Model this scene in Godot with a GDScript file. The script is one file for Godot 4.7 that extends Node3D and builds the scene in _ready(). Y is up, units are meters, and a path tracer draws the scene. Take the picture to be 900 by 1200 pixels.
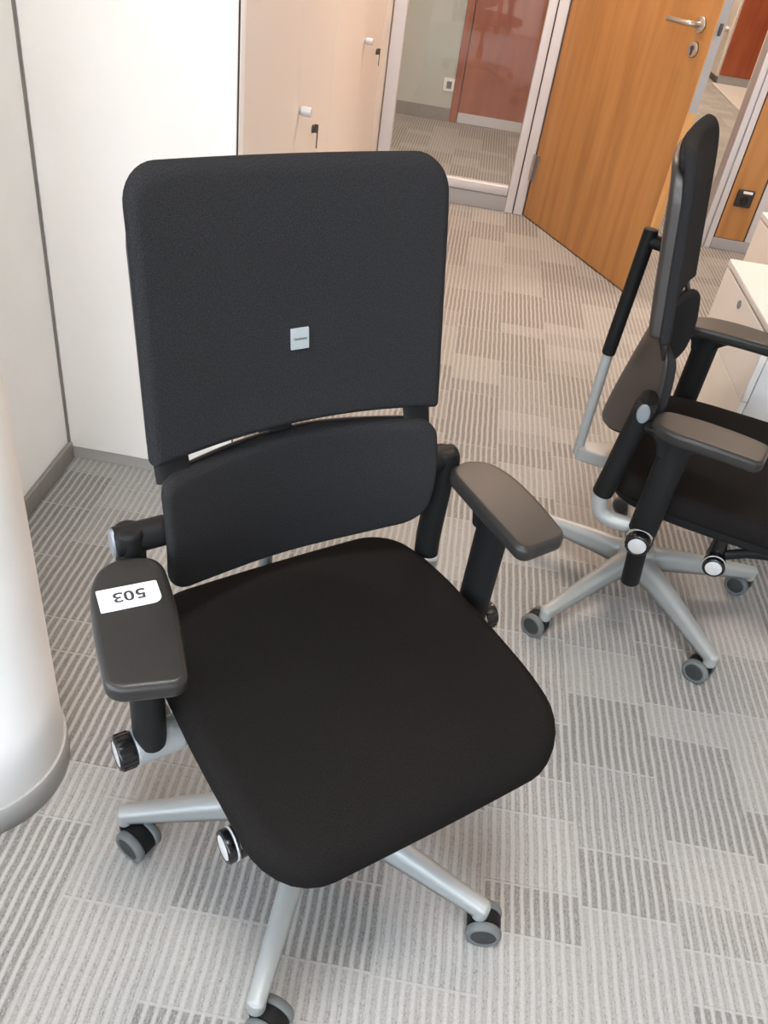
extends Node3D
# An office corner: a black task chair with a numbered armrest, a second one beside it,
# tall cabinets, a glazed partition with an open wooden door and a striped loop-pile carpet.

const FLOOR_Z_GLASS := -4.405
var M := {}
var rng := RandomNumberGenerator.new()
var taken := {}


func _ready() -> void:
	# ------------------------------------------------------------------ camera, sky, lights, exposure
	var cam := Camera3D.new()
	cam.name = "camera"
	cam.position = Vector3(0, 1.33, 0)
	cam.rotation = Vector3(-0.657513, 0.0289177, 0.161084)
	cam.fov = 63.5
	cam.near = 0.02
	cam.far = 100.0
	add_child(cam)
	cam.current = true

	var env := Environment.new()
	env.background_mode = Environment.BG_SKY
	var sky := Sky.new()
	var ps := ProceduralSkyMaterial.new()
	ps.sky_top_color = Color(0.76, 0.81, 0.87)
	ps.sky_horizon_color = Color(0.92, 0.94, 0.955)
	ps.ground_bottom_color = Color(0.40, 0.40, 0.39)
	ps.ground_horizon_color = Color(0.66, 0.67, 0.68)
	ps.sky_energy_multiplier = 3.3
	ps.ground_energy_multiplier = 2.0
	sky.sky_material = ps
	env.sky = sky
	env.tonemap_mode = Environment.TONE_MAPPER_LINEAR
	env.tonemap_exposure = 1.17
	env.sdfgi_enabled = true
	env.ssao_enabled = true
	env.ssil_enabled = true
	var we := WorldEnvironment.new()
	we.name = "environment"
	we.environment = env
	add_child(we)

	make_materials()
	# ceiling panels: position, colour, energy (built with their luminous fittings)
	var cool := Color(1.0, 0.985, 0.965)
	var warm := Color(1.0, 0.885, 0.79)
	ceiling_light(Vector3(-0.05, 2.7, -0.2), cool, 4.2, "ceiling light panel over the numbered chair")
	ceiling_light(Vector3(2.25, 2.7, -1.0), cool, 0.5, "ceiling light panel nearest the right wall")
	ceiling_light(Vector3(0.3, 2.7, -3.7), warm, 4.4, "ceiling light panel in front of the tall cabinets")
	ceiling_light(Vector3(1.8, 2.7, -3.7), warm, 3.6, "ceiling light panel over the white pedestals")
	ceiling_light(Vector3(0.1, 2.7, -5.3), warm, 1.9, "corridor ceiling light behind the glass partition")
	ceiling_light(Vector3(1.75, 2.7, -7.2), warm, 3.0, "corridor ceiling light beyond the open door")
	ceiling_light(Vector3(1.75, 2.7, -9.4), warm, 5.5, "corridor ceiling light by the far cabinets")

	build_shell()
	build_carpet()
	build_partition()
	build_door()
	build_cabinets()
	build_corridor()
	build_column()
	build_pedestals()

	# ------------------------------------------------------------------ the two chairs
	make_chair({
		"label": "large black fabric office chair in the foreground with number sticker on its armrest",
		"at": Vector3(-0.0569, 0, -0.7917), "yaw": 39.0, "leg0": 94.2, "lift": 0.045,
		"casters": [[-0.3, 1.0, 0.022], [-0.45, 0.89, 0.030], [0.3, 0.9, 0.02], [-0.4, 0.9, 0.02], [0.0, 1.0, 0.012]],
		"pad_y": 0.645, "pads": [[-0.272, -0.002, -12.0], [0.264, -0.012, -4.0]],
		"tail": false, "seat_dz": 0.0, "back_dy": 0.0, "back_dz": 0.0, "back_tilt": 0.0, "lum_dz": 0.0, "lum_belly": 0.02,
		"pivot": Vector2(0.643, -0.133), "col": Vector2(-0.226, -0.248), "number": true})
	make_chair({
		"label": "black fabric office chair seen from the side, beside the white drawer pedestals",
		"at": Vector3(0.571, 0, -1.60), "yaw": 73.5, "leg0": 62.0, "lift": 0.0,
		"casters": [[-0.6, 0.8, -0.014], [-0.6, 0.8, -0.014], [-0.7, 0.7, -0.014], [-0.6, 0.8, -0.014], [-0.6, 0.8, -0.014]],
		"pad_y": 0.603, "pads": [[-0.262, 0.03, -3.0], [0.262, 0.03, 3.0]],
		"tail": true, "seat_dz": 0.085, "back_dy": -0.032, "back_dz": 0.028, "back_tilt": 0.0, "lum_dz": 0.04, "lum_belly": 0.06,
		"pivot": Vector2(0.597, -0.097), "col": Vector2(-0.207, -0.204), "number": false})


# ====================================================================== naming
func numbered(called: String) -> String:
	var n: int = taken.get(called, 0)
	taken[called] = n + 1
	return called if n == 0 else "%s_%03d" % [called, n]


func tag(o: Node, label: String, category: String, group := "", kind := "") -> void:
	if label:
		o.set_meta("label", label)
	if category:
		o.set_meta("category", category)
	if group:
		o.set_meta("group", group)
	if kind:
		o.set_meta("kind", kind)


func thing(called: String, label: String, category: String, at := Vector3.ZERO, yaw := 0.0, group := "") -> Node3D:
	var o := Node3D.new()
	o.name = numbered(called)
	add_child(o)
	o.position = at
	o.rotation.y = deg_to_rad(yaw)
	tag(o, label, category, group)
	return o


func obj(called: String, mesh: Mesh, mat: Material, parent: Node = self) -> MeshInstance3D:
	var o := MeshInstance3D.new()
	o.mesh = mesh
	if mat:
		o.material_override = mat
	if parent == self:
		o.name = numbered(called)
	else:
		var n := 0
		var nm := called
		while parent.has_node(NodePath(nm)):
			n += 1
			nm = "%s_%03d" % [called, n]
		o.name = nm
	parent.add_child(o, true)
	return o


func struct(called: String, mesh: Mesh, mat: Material) -> MeshInstance3D:
	var o := obj(called, mesh, mat)
	o.set_meta("kind", "structure")
	return o


# ====================================================================== mesh tools
# A shape is {v: PackedVector3Array, i: PackedInt32Array}, wound either way; finish() turns it outwards.
func finish(shapes: Array, uv := PackedVector2Array()) -> ArrayMesh:
	var v := PackedVector3Array()
	var idx := PackedInt32Array()
	for s in shapes:
		var sv: PackedVector3Array = s.v
		var si: PackedInt32Array = s.i
		var vol := 0.0
		for t in range(0, si.size(), 3):
			vol += sv[si[t]].dot(sv[si[t + 1]].cross(sv[si[t + 2]]))
		var off := v.size()
		v.append_array(sv)
		for t in range(0, si.size(), 3):
			idx.append(si[t] + off)
			if vol > 0.0:  # counter-clockwise outside: turn it
				idx.append(si[t + 2] + off)
				idx.append(si[t + 1] + off)
			else:
				idx.append(si[t + 1] + off)
				idx.append(si[t + 2] + off)
	var nr := PackedVector3Array()
	nr.resize(v.size())
	for t in range(0, idx.size(), 3):
		var a := idx[t]
		var b := idx[t + 1]
		var c := idx[t + 2]
		var n := (v[c] - v[a]).cross(v[b] - v[a])
		nr[a] += n
		nr[b] += n
		nr[c] += n
	for k in nr.size():
		nr[k] = nr[k].normalized() if nr[k].length_squared() > 1e-24 else Vector3.UP
	var arr := []
	arr.resize(Mesh.ARRAY_MAX)
	arr[Mesh.ARRAY_VERTEX] = v
	arr[Mesh.ARRAY_NORMAL] = nr
	if uv.size() == v.size():
		arr[Mesh.ARRAY_TEX_UV] = uv
	arr[Mesh.ARRAY_INDEX] = idx
	var m := ArrayMesh.new()
	m.add_surface_from_arrays(Mesh.PRIMITIVE_TRIANGLES, arr)
	return m


func moved(s: Dictionary, x: Transform3D) -> Dictionary:
	var v := PackedVector3Array()
	for p in s.v:
		v.append(x * p)
	return {"v": v, "i": s.i}


func bridge(idx: PackedInt32Array, a0: int, b0: int, n: int) -> void:
	for k in n:
		var k2 := (k + 1) % n
		idx.append_array(PackedInt32Array([a0 + k, a0 + k2, b0 + k2, a0 + k, b0 + k2, b0 + k]))


func round_poly(pts: Array, radii: Array, seg := 5, longest := 0.03) -> PackedVector2Array:
	var raw := PackedVector2Array()
	var n := pts.size()
	for k in n:
		var p: Vector2 = pts[k]
		var a: Vector2 = pts[(k + n - 1) % n]
		var b: Vector2 = pts[(k + 1) % n]
		var r: float = radii[k % radii.size()]
		if r <= 0.0:
			raw.append(p)
			continue
		var p0 := p + (a - p).normalized() * minf(r, p.distance_to(a) * 0.49)
		var p1 := p + (b - p).normalized() * minf(r, p.distance_to(b) * 0.49)
		for j in seg + 1:
			var t := float(j) / seg
			# between an arc and its chord's corner: a conic close to a circle
			var w := 0.72
			var d := (1 - t) * (1 - t) + 2 * w * t * (1 - t) + t * t
			raw.append((p0 * (1 - t) * (1 - t) + p * 2 * w * t * (1 - t) + p1 * t * t) / d)
	var out := PackedVector2Array()
	for k in raw.size():
		var p := raw[k]
		var q := raw[(k + 1) % raw.size()]
		var parts := maxi(1, int(ceil(p.distance_to(q) / longest)))
		for j in parts:
			out.append(p.lerp(q, float(j) / parts))
	return out


# A plate from c0 to c1 with the outline in (a, b) and rounded rims, bent through fn(a, b, c).
func pillow(outline: PackedVector2Array, c0: float, c1: float, r0: float, r1: float, fn: Callable, seg := 4, inner := 5) -> Dictionary:
	var n := outline.size()
	var nrm := PackedVector2Array()
	var area := 0.0
	var mid := Vector2.ZERO
	for k in n:
		area += outline[k].cross(outline[(k + 1) % n])
		mid += outline[k] / n
	var sgn := 1.0 if area > 0.0 else -1.0
	for k in n:
		var d := (outline[(k + 1) % n] - outline[k]).normalized() + (outline[k] - outline[(k + n - 1) % n]).normalized()
		nrm.append(Vector2(d.y, -d.x).normalized() * sgn)
	var v := PackedVector3Array()
	var idx := PackedInt32Array()
	var rings := []
	for j in range(inner - 1, 0, -1):
		rings.append([r0, c0, 1.0 - float(j) / inner])
	for j in seg + 1:
		var f := PI / 2 * (1.0 - float(j) / seg)
		rings.append([r0 * (1 - cos(f)), c0 + r0 - r0 * sin(f), 1.0])
	for j in seg + 1:
		var f := PI / 2 * float(j) / seg
		rings.append([r1 * (1 - cos(f)), c1 - r1 + r1 * sin(f), 1.0])
	for j in range(1, inner):
		rings.append([r1, c1, 1.0 - float(j) / inner])
	v.append(fn.call(mid.x, mid.y, c0))
	for r in rings:
		for k in n:
			var q := outline[k] - nrm[k] * float(r[0])
			q = mid + (q - mid) * float(r[2])
			v.append(fn.call(q.x, q.y, float(r[1])))
	v.append(fn.call(mid.x, mid.y, c1))
	for k in n:
		idx.append_array(PackedInt32Array([0, 1 + (k + 1) % n, 1 + k]))
	for r in rings.size() - 1:
		bridge(idx, 1 + r * n, 1 + (r + 1) * n, n)
	var last := 1 + (rings.size() - 1) * n
	for k in n:
		idx.append_array(PackedInt32Array([v.size() - 1, last + k, last + (k + 1) % n]))
	return {"v": v, "i": idx}


func flat_xz(a: float, b: float, c: float) -> Vector3:
	return Vector3(a, c, b)


func flat_xy(a: float, b: float, c: float) -> Vector3:
	return Vector3(a, b, c)


# A box with chamfered edges, hard faces: centre, size, chamfer.
func bx(at: Vector3, size: Vector3, ch := 0.002) -> Dictionary:
	var h := size / 2
	var c := minf(ch, minf(h.x, minf(h.y, h.z)) * 0.45)
	var v := PackedVector3Array()
	var idx := PackedInt32Array()
	var corner := {}
	for sx in [-1, 1]:
		for sy in [-1, 1]:
			for sz in [-1, 1]:
				var s := Vector3(sx, sy, sz)
				for ax in 3:
					var p := h * s
					for o in 3:
						if o != ax:
							p[o] -= c * s[o]
					corner[[sx, sy, sz, ax]] = v.size()
					v.append(at + p)
	var quad := func(a: int, b: int, cc: int, d: int) -> void:
		var n := (v[b] - v[a]).cross(v[cc] - v[a])
		if n.dot((v[a] + v[cc]) / 2 - at) < 0:
			idx.append_array(PackedInt32Array([a, cc, b, a, d, cc]))
		else:
			idx.append_array(PackedInt32Array([a, b, cc, a, cc, d]))
	for ax in 3:
		var u := (ax + 1) % 3
		var w := (ax + 2) % 3
		for s in [-1, 1]:
			var ids := []
			for q in [[-1, -1], [1, -1], [1, 1], [-1, 1]]:
				var k := [0, 0, 0, ax]
				k[ax] = s
				k[u] = q[0]
				k[w] = q[1]
				ids.append(corner[k])
			quad.call(ids[0], ids[1], ids[2], ids[3])
		for su in [-1, 1]:
			for sw in [-1, 1]:
				var k1 := [0, 0, 0, u]
				k1[u] = su
				k1[w] = sw
				var k2 := k1.duplicate()
				k2[3] = w
				var ids := []
				for s in [-1, 1]:
					k1[ax] = s
					ids.append(corner[k1.duplicate()])
				for s in [1, -1]:
					k2[ax] = s
					ids.append(corner[k2.duplicate()])
				quad.call(ids[0], ids[1], ids[2], ids[3])
	for sx in [-1, 1]:
		for sy in [-1, 1]:
			for sz in [-1, 1]:
				var a: int = corner[[sx, sy, sz, 0]]
				var b: int = corner[[sx, sy, sz, 1]]
				var d: int = corner[[sx, sy, sz, 2]]
				if (v[b] - v[a]).cross(v[d] - v[a]).dot(v[a] - at) < 0:
					idx.append_array(PackedInt32Array([a, d, b]))
				else:
					idx.append_array(PackedInt32Array([a, b, d]))
	return {"v": v, "i": idx}


func span(a: Vector3, b: Vector3, ch := 0.002) -> Dictionary:
	return bx((a + b) / 2, (b - a).abs(), ch)


func box_mesh(a: Vector3, b: Vector3, ch := 0.002) -> ArrayMesh:
	return finish([span(a, b, ch)])


# A solid swept along points; radii per point are Vector2(across, upwards); the section is a list of unit points.
func sweep(path: Array, radii: Array, section := PackedVector2Array(), cap := 0.4, up := Vector3.UP) -> Dictionary:
	if section.is_empty():
		section = ring(20)
	var n := section.size()
	var v := PackedVector3Array()
	var idx := PackedInt32Array()
	var side := Vector3.ZERO
	var rows := 0
	var m := path.size()
	for k in m:
		var t: Vector3 = (path[mini(k + 1, m - 1)] - path[maxi(k - 1, 0)]).normalized()
		if k == 0:
			side = t.cross(up)
			if side.length() < 0.01:
				side = t.cross(Vector3.RIGHT)
		side = (side - t * side.dot(t)).normalized()
		var over := side.cross(t)
		var r: Vector2 = radii[mini(k, radii.size() - 1)]
		var small := minf(r.x, r.y) * cap
		var stations := [[0.0, 1.0]]
		if k == 0:
			stations = [[0.0, 1.0 - cap], [-0.0, 1.0 - cap * 0.29], [0.0, 1.0]]
			stations = [[small * 0.0, 1.0 - cap], [small * 0.29, 1.0 - cap * 0.29], [small, 1.0]]
		elif k == m - 1:
			stations = [[-small, 1.0], [-small * 0.29, 1.0 - cap * 0.29], [0.0, 1.0 - cap]]
		for st in stations:
			var p: Vector3 = path[k] + t * float(st[0])
			for q in section:
				v.append(p + side * (q.x * r.x * float(st[1])) + over * (q.y * r.y * float(st[1])))
			rows += 1
	for r in rows - 1:
		bridge(idx, r * n, (r + 1) * n, n)
	var c0 := v.size()
	v.append(path[0])
	var c1 := v.size()
	v.append(path[m - 1])
	for k in n:
		idx.append_array(PackedInt32Array([c0, (k + 1) % n, k]))
		idx.append_array(PackedInt32Array([c1, (rows - 1) * n + k, (rows - 1) * n + (k + 1) % n]))
	return {"v": v, "i": idx}


func ring(n: int) -> PackedVector2Array:
	var p := PackedVector2Array()
	for k in n:
		p.append(Vector2(cos(TAU * k / n), sin(TAU * k / n)))
	return p


func rod(a: Vector3, b: Vector3, r: float, cap := 0.25, sides := 24) -> Dictionary:
	return sweep([a, a.lerp(b, 0.34), a.lerp(b, 0.66), b], [Vector2(r, r)], ring(sides), cap)


# A profile of Vector2(radius, height) turned about y; must begin and end on the axis.
func lathe(profile: Array, sides := 32) -> Dictionary:
	var v := PackedVector3Array()
	var idx := PackedInt32Array()
	for p in profile:
		for k in sides:
			v.append(Vector3(cos(TAU * k / sides) * maxf(p.x, 1e-5), p.y, sin(TAU * k / sides) * maxf(p.x, 1e-5)))
	for r in profile.size() - 1:
		bridge(idx, r * sides, (r + 1) * sides, sides)
	return {"v": v, "i": idx}


func smooth_path(pts: Array, per := 6) -> Array:
	var c := Curve3D.new()
	for k in pts.size():
		var t: Vector3 = (pts[mini(k + 1, pts.size() - 1)] - pts[maxi(k - 1, 0)]) / 6.0
		c.add_point(pts[k], -t, t)
	var out := []
	for k in pts.size() - 1:
		for j in per:
			out.append(c.sample(k, float(j) / per))
	out.append(pts[pts.size() - 1])
	return out


func along(x: Vector3) -> Basis:  # turns +y to x
	var y := x.normalized()
	var a := y.cross(Vector3.FORWARD)
	if a.length() < 0.05:
		a = y.cross(Vector3.RIGHT)
	a = a.normalized()
	return Basis(a, y, a.cross(y))


# ====================================================================== materials
func mat(col: Color, rough := 0.6, metal := 0.0) -> StandardMaterial3D:
	var m := StandardMaterial3D.new()
	m.albedo_color = col
	m.roughness = rough
	m.metallic = metal
	return m


func noise_tex(freq: float, lo: Color, hi: Color, size := 256, octaves := 3, seed_ := 1, normal := 0.0) -> NoiseTexture2D:
	var n := FastNoiseLite.new()
	n.noise_type = FastNoiseLite.TYPE_SIMPLEX_SMOOTH
	n.frequency = freq
	n.fractal_octaves = octaves
	n.seed = seed_
	var t := NoiseTexture2D.new()
	t.width = size
	t.height = size
	t.seamless = true
	t.noise = n
	if normal > 0.0:
		t.as_normal_map = true
		t.bump_strength = normal
	else:
		var g := Gradient.new()
		g.set_color(0, lo)
		g.set_color(1, hi)
		t.color_ramp = g
	return t


func triplanar(m: StandardMaterial3D, scale_: Vector3) -> StandardMaterial3D:
	m.uv1_triplanar = true
	m.uv1_scale = scale_
	return m


func wood(lo: Color, midc: Color, hi: Color, seed_: int, sc: Vector3) -> StandardMaterial3D:
	var n := FastNoiseLite.new()
	n.noise_type = FastNoiseLite.TYPE_SIMPLEX_SMOOTH
	n.frequency = 0.012
	n.fractal_octaves = 5
	n.fractal_gain = 0.55
	n.seed = seed_
	var t := NoiseTexture2D.new()
	t.width = 512
	t.height = 512
	t.seamless = true
	t.noise = n
	var g := Gradient.new()
	g.set_color(0, lo)
	g.set_color(1, hi)
	g.add_point(0.5, midc)
	t.color_ramp = g
	var m := mat(Color.WHITE, 0.42)
	m.albedo_texture = t
	return triplanar(m, sc)


func make_materials() -> void:
	rng.seed = 7
	# black upholstery: fine woven fleck
	var fab := mat(Color.WHITE, 0.95)
	fab.albedo_texture = noise_tex(0.22, Color(0.068, 0.068, 0.072), Color(0.228, 0.228, 0.236), 512, 2, 3)
	fab.normal_enabled = true
	fab.normal_texture = noise_tex(0.30, Color.BLACK, Color.WHITE, 512, 2, 4, 5.0)
	fab.normal_scale = 0.3
	fab.metallic_specular = 0.15
	M.fabric = triplanar(fab, Vector3(4.6, 4.6, 4.6))
	var sf := fab.duplicate() as StandardMaterial3D
	sf.albedo_texture = noise_tex(0.22, Color(0.033, 0.031, 0.030), Color(0.168, 0.156, 0.151), 512, 2, 3)
	M.seat_fabric = sf
	M.plastic = mat(Color(0.075, 0.077, 0.08), 0.55)
	M.plastic.metallic_specular = 0.3
	M.shell = mat(Color(0.175, 0.162, 0.155), 0.45)
	var pad := mat(Color(0.15, 0.145, 0.14), 0.36)
	pad.metallic_specular = 0.36
	pad.normal_enabled = true
	pad.normal_texture = noise_tex(0.2, Color.BLACK, Color.WHITE, 256, 2, 9, 2.0)
	pad.normal_scale = 0.25
	M.pad = triplanar(pad, Vector3(12, 12, 12))
	M.gloss = mat(Color(0.06, 0.06, 0.07), 0.25)
	M.silver = mat(Color(0.60, 0.612, 0.608), 0.44, 0.2)
	M.silver_cap = mat(Color(0.73, 0.73, 0.73), 0.35, 0.2)
	M.cap_grey = mat(Color(0.46, 0.48, 0.50), 0.3, 0.2)
	M.tyre = mat(Color(0.37, 0.385, 0.385), 0.65)
	M.wheel = mat(Color(0.17, 0.18, 0.182), 0.55)
	M.tag = mat(Color(0.60, 0.635, 0.65), 0.4, 0.3)
	M.ink = mat(Color(0.16, 0.17, 0.19), 0.7)
	M.paper = mat(Color(0.93, 0.93, 0.935), 0.55)
	# room
	var wallm := mat(Color.WHITE, 0.75)
	wallm.albedo_texture = noise_tex(0.02, Color(0.935, 0.928, 0.915), Color(0.95, 0.945, 0.932), 256, 3, 12)
	M.wall = triplanar(wallm, Vector3(0.8, 0.8, 0.8))
	var lam := mat(Color.WHITE, 0.5)
	lam.albedo_texture = noise_tex(0.02, Color(0.935, 0.932, 0.925), Color(0.95, 0.946, 0.94), 256, 3, 14)
	M.laminate = triplanar(lam, Vector3(0.7, 0.7, 0.7))
	M.column = mat(Color(0.955, 0.955, 0.95), 0.55)
	M.cab_door = mat(Color(0.89, 0.86, 0.835), 0.38)
	M.cab_edge = mat(Color(0.93, 0.915, 0.90), 0.45)
	M.ceiling = mat(Color(0.90, 0.89, 0.87), 0.9)
	M.skirting = triplanar(mat(Color.WHITE, 0.55), Vector3(2, 2, 2))
	M.skirting.albedo_texture = noise_tex(0.05, Color(0.49, 0.47, 0.455), Color(0.545, 0.525, 0.51), 256, 3, 21)
	M.skirting_grey = mat(Color(0.66, 0.655, 0.65), 0.5)
	M.gap = mat(Color(0.10, 0.10, 0.10), 0.9)
	M.seal = mat(Color(0.36, 0.36, 0.37), 0.8)
	M.alu = mat(Color(0.80, 0.80, 0.815), 0.45, 0.15)
	M.alu_grey = mat(Color(0.66, 0.665, 0.68), 0.45, 0.2)
	M.steel = mat(Color(0.74, 0.72, 0.70), 0.28, 0.9)
	M.dark_metal = mat(Color(0.34, 0.31, 0.29), 0.4, 0.6)
	var gl := mat(Color(0.80, 0.86, 0.84, 0.025), 0.02)
	gl.transparency = BaseMaterial3D.TRANSPARENCY_ALPHA
	gl.metallic_specular = 0.5
	M.glass = gl
	M.beech = wood(Color(0.625, 0.43, 0.235), Color(0.685, 0.485, 0.275), Color(0.73, 0.53, 0.32), 31, Vector3(1.7, 0.16, 1.7))
	M.beech_edge = wood(Color(0.78, 0.56, 0.33), Color(0.84, 0.63, 0.39), Color(0.88, 0.69, 0.45), 32, Vector3(2.4, 0.3, 2.4))
	M.cherry = wood(Color(0.55, 0.26, 0.15), Color(0.605, 0.31, 0.185), Color(0.645, 0.35, 0.22), 33, Vector3(1.6, 0.2, 1.6))
	M.corridor_wall = mat(Color(0.72, 0.735, 0.70), 0.8)
	M.white_lacquer = mat(Color(0.80, 0.80, 0.795), 0.35)
	M.drawer_front = mat(Color(0.86, 0.845, 0.825), 0.4)
	make_carpet_materials()


# Loop-pile carpet: ribs run along v; nine ribs across one block (0.1667 m), half a metre along v.
func make_carpet_materials() -> void:
	M.carpet = []
	var w := 160
	var h := 432
	# rib profile: [darkness of the valley, share of the valley, a light thread inside the valley]
	var kinds := [[1.0, 0.58, 0.25], [0.56, 0.50, 0.40], [0.78, 0.58, 0.50], [0.50, 0.54, 0.25], [1.08, 0.56, 0.12]]
	var light := Color(0.635, 0.632, 0.622)
	var dark := Color(0.465, 0.455, 0.443)
	for kd in kinds:
		var im := Image.create_empty(w, h, false, Image.FORMAT_RGB8)
		var bump := Image.create_empty(w, h, false, Image.FORMAT_RGB8)
		var fleck := PackedFloat32Array()
		fleck.resize(w * h)
		for k in w * h:
			fleck[k] = rng.randf()
		for y in h:
			for x in w:
				var ph := fposmod(float(x) / 16.0 + 0.03 * sin(TAU * 5.0 * y / h), 1.0)
				var q := absf(ph - 0.5) * 2.0  # 0 in the valley's middle, 1 on the ridge
				var edge: float = kd[1]
				var valley := 1.0 - smoothstep(edge - 0.26, edge + 0.26, q)
				var thread: float = kd[2] * (1.0 - smoothstep(0.0, 0.25, q))
				# tufts are short dashes along the rib
				var f := fleck[(int(y / 3) * 3 * w + x) % (w * h)] * 0.55 + fleck[y * w + x] * 0.45
				var d: float = clampf(valley * kd[0] * (0.42 + 1.0 * f) - thread * 0.6, 0.0, 1.15)
				if valley > 0.5 and f > 0.86:
					d += 0.45
				d += (fleck[(y * w + x * 7) % (w * h)] - 0.5) * 0.34
				if y < 4:
					d *= 0.15  # the pale joint where two blocks meet
				im.set_pixel(x, y, light.lerp(dark, clampf(d, -0.1, 1.5)))
				var b := clampf(0.85 - 0.6 * valley + (f - 0.5) * 0.25, 0.0, 1.0)
				bump.set_pixel(x, y, Color(b, b, b))
		bump.bump_map_to_normal_map(2.0)
		var m := mat(Color.WHITE, 0.95)
		m.albedo_texture = ImageTexture.create_from_image(im)
		m.normal_enabled = true
		m.normal_texture = ImageTexture.create_from_image(bump)
		m.normal_scale = 0.8
		M.carpet.append(m)


# ====================================================================== lights
func ceiling_light(at: Vector3, col: Color, energy: float, label: String) -> void:
	var t := thing("ceiling_light", label, "ceiling light", at)
	var s := 0.6
	var fr := []
	for k in [-1, 1]:
		fr.append(bx(Vector3(k * s / 2, -0.008, 0), Vector3(0.03, 0.03, s + 0.03)))
		fr.append(bx(Vector3(0, -0.008, k * s / 2), Vector3(s - 0.03, 0.03, 0.03)))
	obj("frame", finish(fr), M.alu, t)
	var glow := mat(Color(0.95, 0.95, 0.95), 0.6)
	glow.emission_enabled = true
	glow.emission = col
	glow.emission_energy_multiplier = 1.2
	obj("diffuser", finish([bx(Vector3(0, -0.005, 0), Vector3(s - 0.03, 0.01, s - 0.03))]), glow, t)
	var l := AreaLight3D.new()
	l.name = "panel_light"
	l.area_size = Vector2(s - 0.04, s - 0.04)
	l.light_color = col
	l.light_energy = energy
	l.area_range = 14.0
	l.area_attenuation = 2.0
	l.shadow_enabled = true
	l.position = Vector3(0, -0.03, 0)
	l.rotation.x = -PI / 2
	t.add_child(l)


# ====================================================================== room shell
func build_shell() -> void:
	struct("wall_left", finish([span(Vector3(-1.042, 0, -4.46), Vector3(-0.892, 2.72, -0.35), 0.003), span(Vector3(-1.042, 0, -0.35), Vector3(-0.892, 0.55, 2.05), 0.003),
		span(Vector3(-1.042, 2.5, -0.35), Vector3(-0.892, 2.72, 2.05), 0.003), span(Vector3(-1.042, 0, 2.05), Vector3(-0.892, 2.72, 2.35), 0.003)]), M.wall)
	var lf := []
	for z in [-0.325, 0.85, 2.025]:
		lf.append(span(Vector3(-1.0, 0.55, z - 0.025), Vector3(-0.94, 2.5, z + 0.025)))
	lf.append(span(Vector3(-1.0, 0.55, -0.35), Vector3(-0.94, 0.60, 2.05)))
	lf.append(span(Vector3(-1.0, 2.45, -0.35), Vector3(-0.94, 2.5, 2.05)))
	var wl := struct("window_4", finish(lf), M.alu)
	for k in 2:
		obj("pane", box_mesh(Vector3(-0.974, 0.60, -0.30 + k * 1.175), Vector3(-0.968, 2.45, 0.825 + k * 1.175), 0.0005), M.glass, wl)
	struct("wall_right", box_mesh(Vector3(3.6, 0, -4.46), Vector3(3.75, 2.72, 2.35), 0.003), M.wall)
	# wall behind the camera with a long office window
	var rear := [span(Vector3(-0.892, 0, 2.2), Vector3(3.6, 0.75, 2.35)), span(Vector3(-0.892, 2.5, 2.2), Vector3(3.6, 2.72, 2.35)),
		span(Vector3(-0.892, 0.75, 2.2), Vector3(-0.75, 2.5, 2.35)), span(Vector3(0.79, 0.75, 2.2), Vector3(3.6, 2.5, 2.35))]
	struct("wall_rear", finish(rear), M.wall)
	var wf := []
	for x in [-0.725, 0.02, 0.765]:
		wf.append(span(Vector3(x - 0.025, 0.75, 2.25), Vector3(x + 0.025, 2.5, 2.31)))
	wf.append(span(Vector3(-0.75, 0.75, 2.25), Vector3(0.79, 0.80, 2.31)))
	wf.append(span(Vector3(-0.75, 2.45, 2.25), Vector3(0.79, 2.5, 2.31)))
	var wn := struct("window_3", finish(wf), M.alu)
	for k in 2:
		obj("pane", box_mesh(Vector3(-0.70 + k * 0.745, 0.80, 2.276), Vector3(-0.70 + k * 0.745 + 0.695, 2.45, 2.282), 0.0005), M.glass, wn)
	struct("ceiling", box_mesh(Vector3(-3.1, 2.71, -13.2), Vector3(4.2, 2.81, 2.35)), M.ceiling)
	# skirting of the left wall, with a dark shadow gap where the cabinet begins
	struct("baseboard_left", box_mesh(Vector3(-0.892, 0, -1.712), Vector3(-0.880, 0.052, 2.2), 0.002), M.skirting)
	struct("trim_1", box_mesh(Vector3(-0.892, 0, -1.716), Vector3(-0.8895, 2.2, -1.7085), 0.0005), M.skirting)


func to_pixel(p: Vector3) -> Vector2:
	var b := Basis.from_euler(Vector3(-0.657513, 0.0289177, 0.161084))
	var c := b.inverse() * (p - Vector3(0, 1.33, 0))
	if c.z > -0.05:
		return Vector2(-9999, -9999)
	return Vector2(450 - 969.57 * c.x / c.z, 600 + 969.57 * c.y / c.z)


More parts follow.
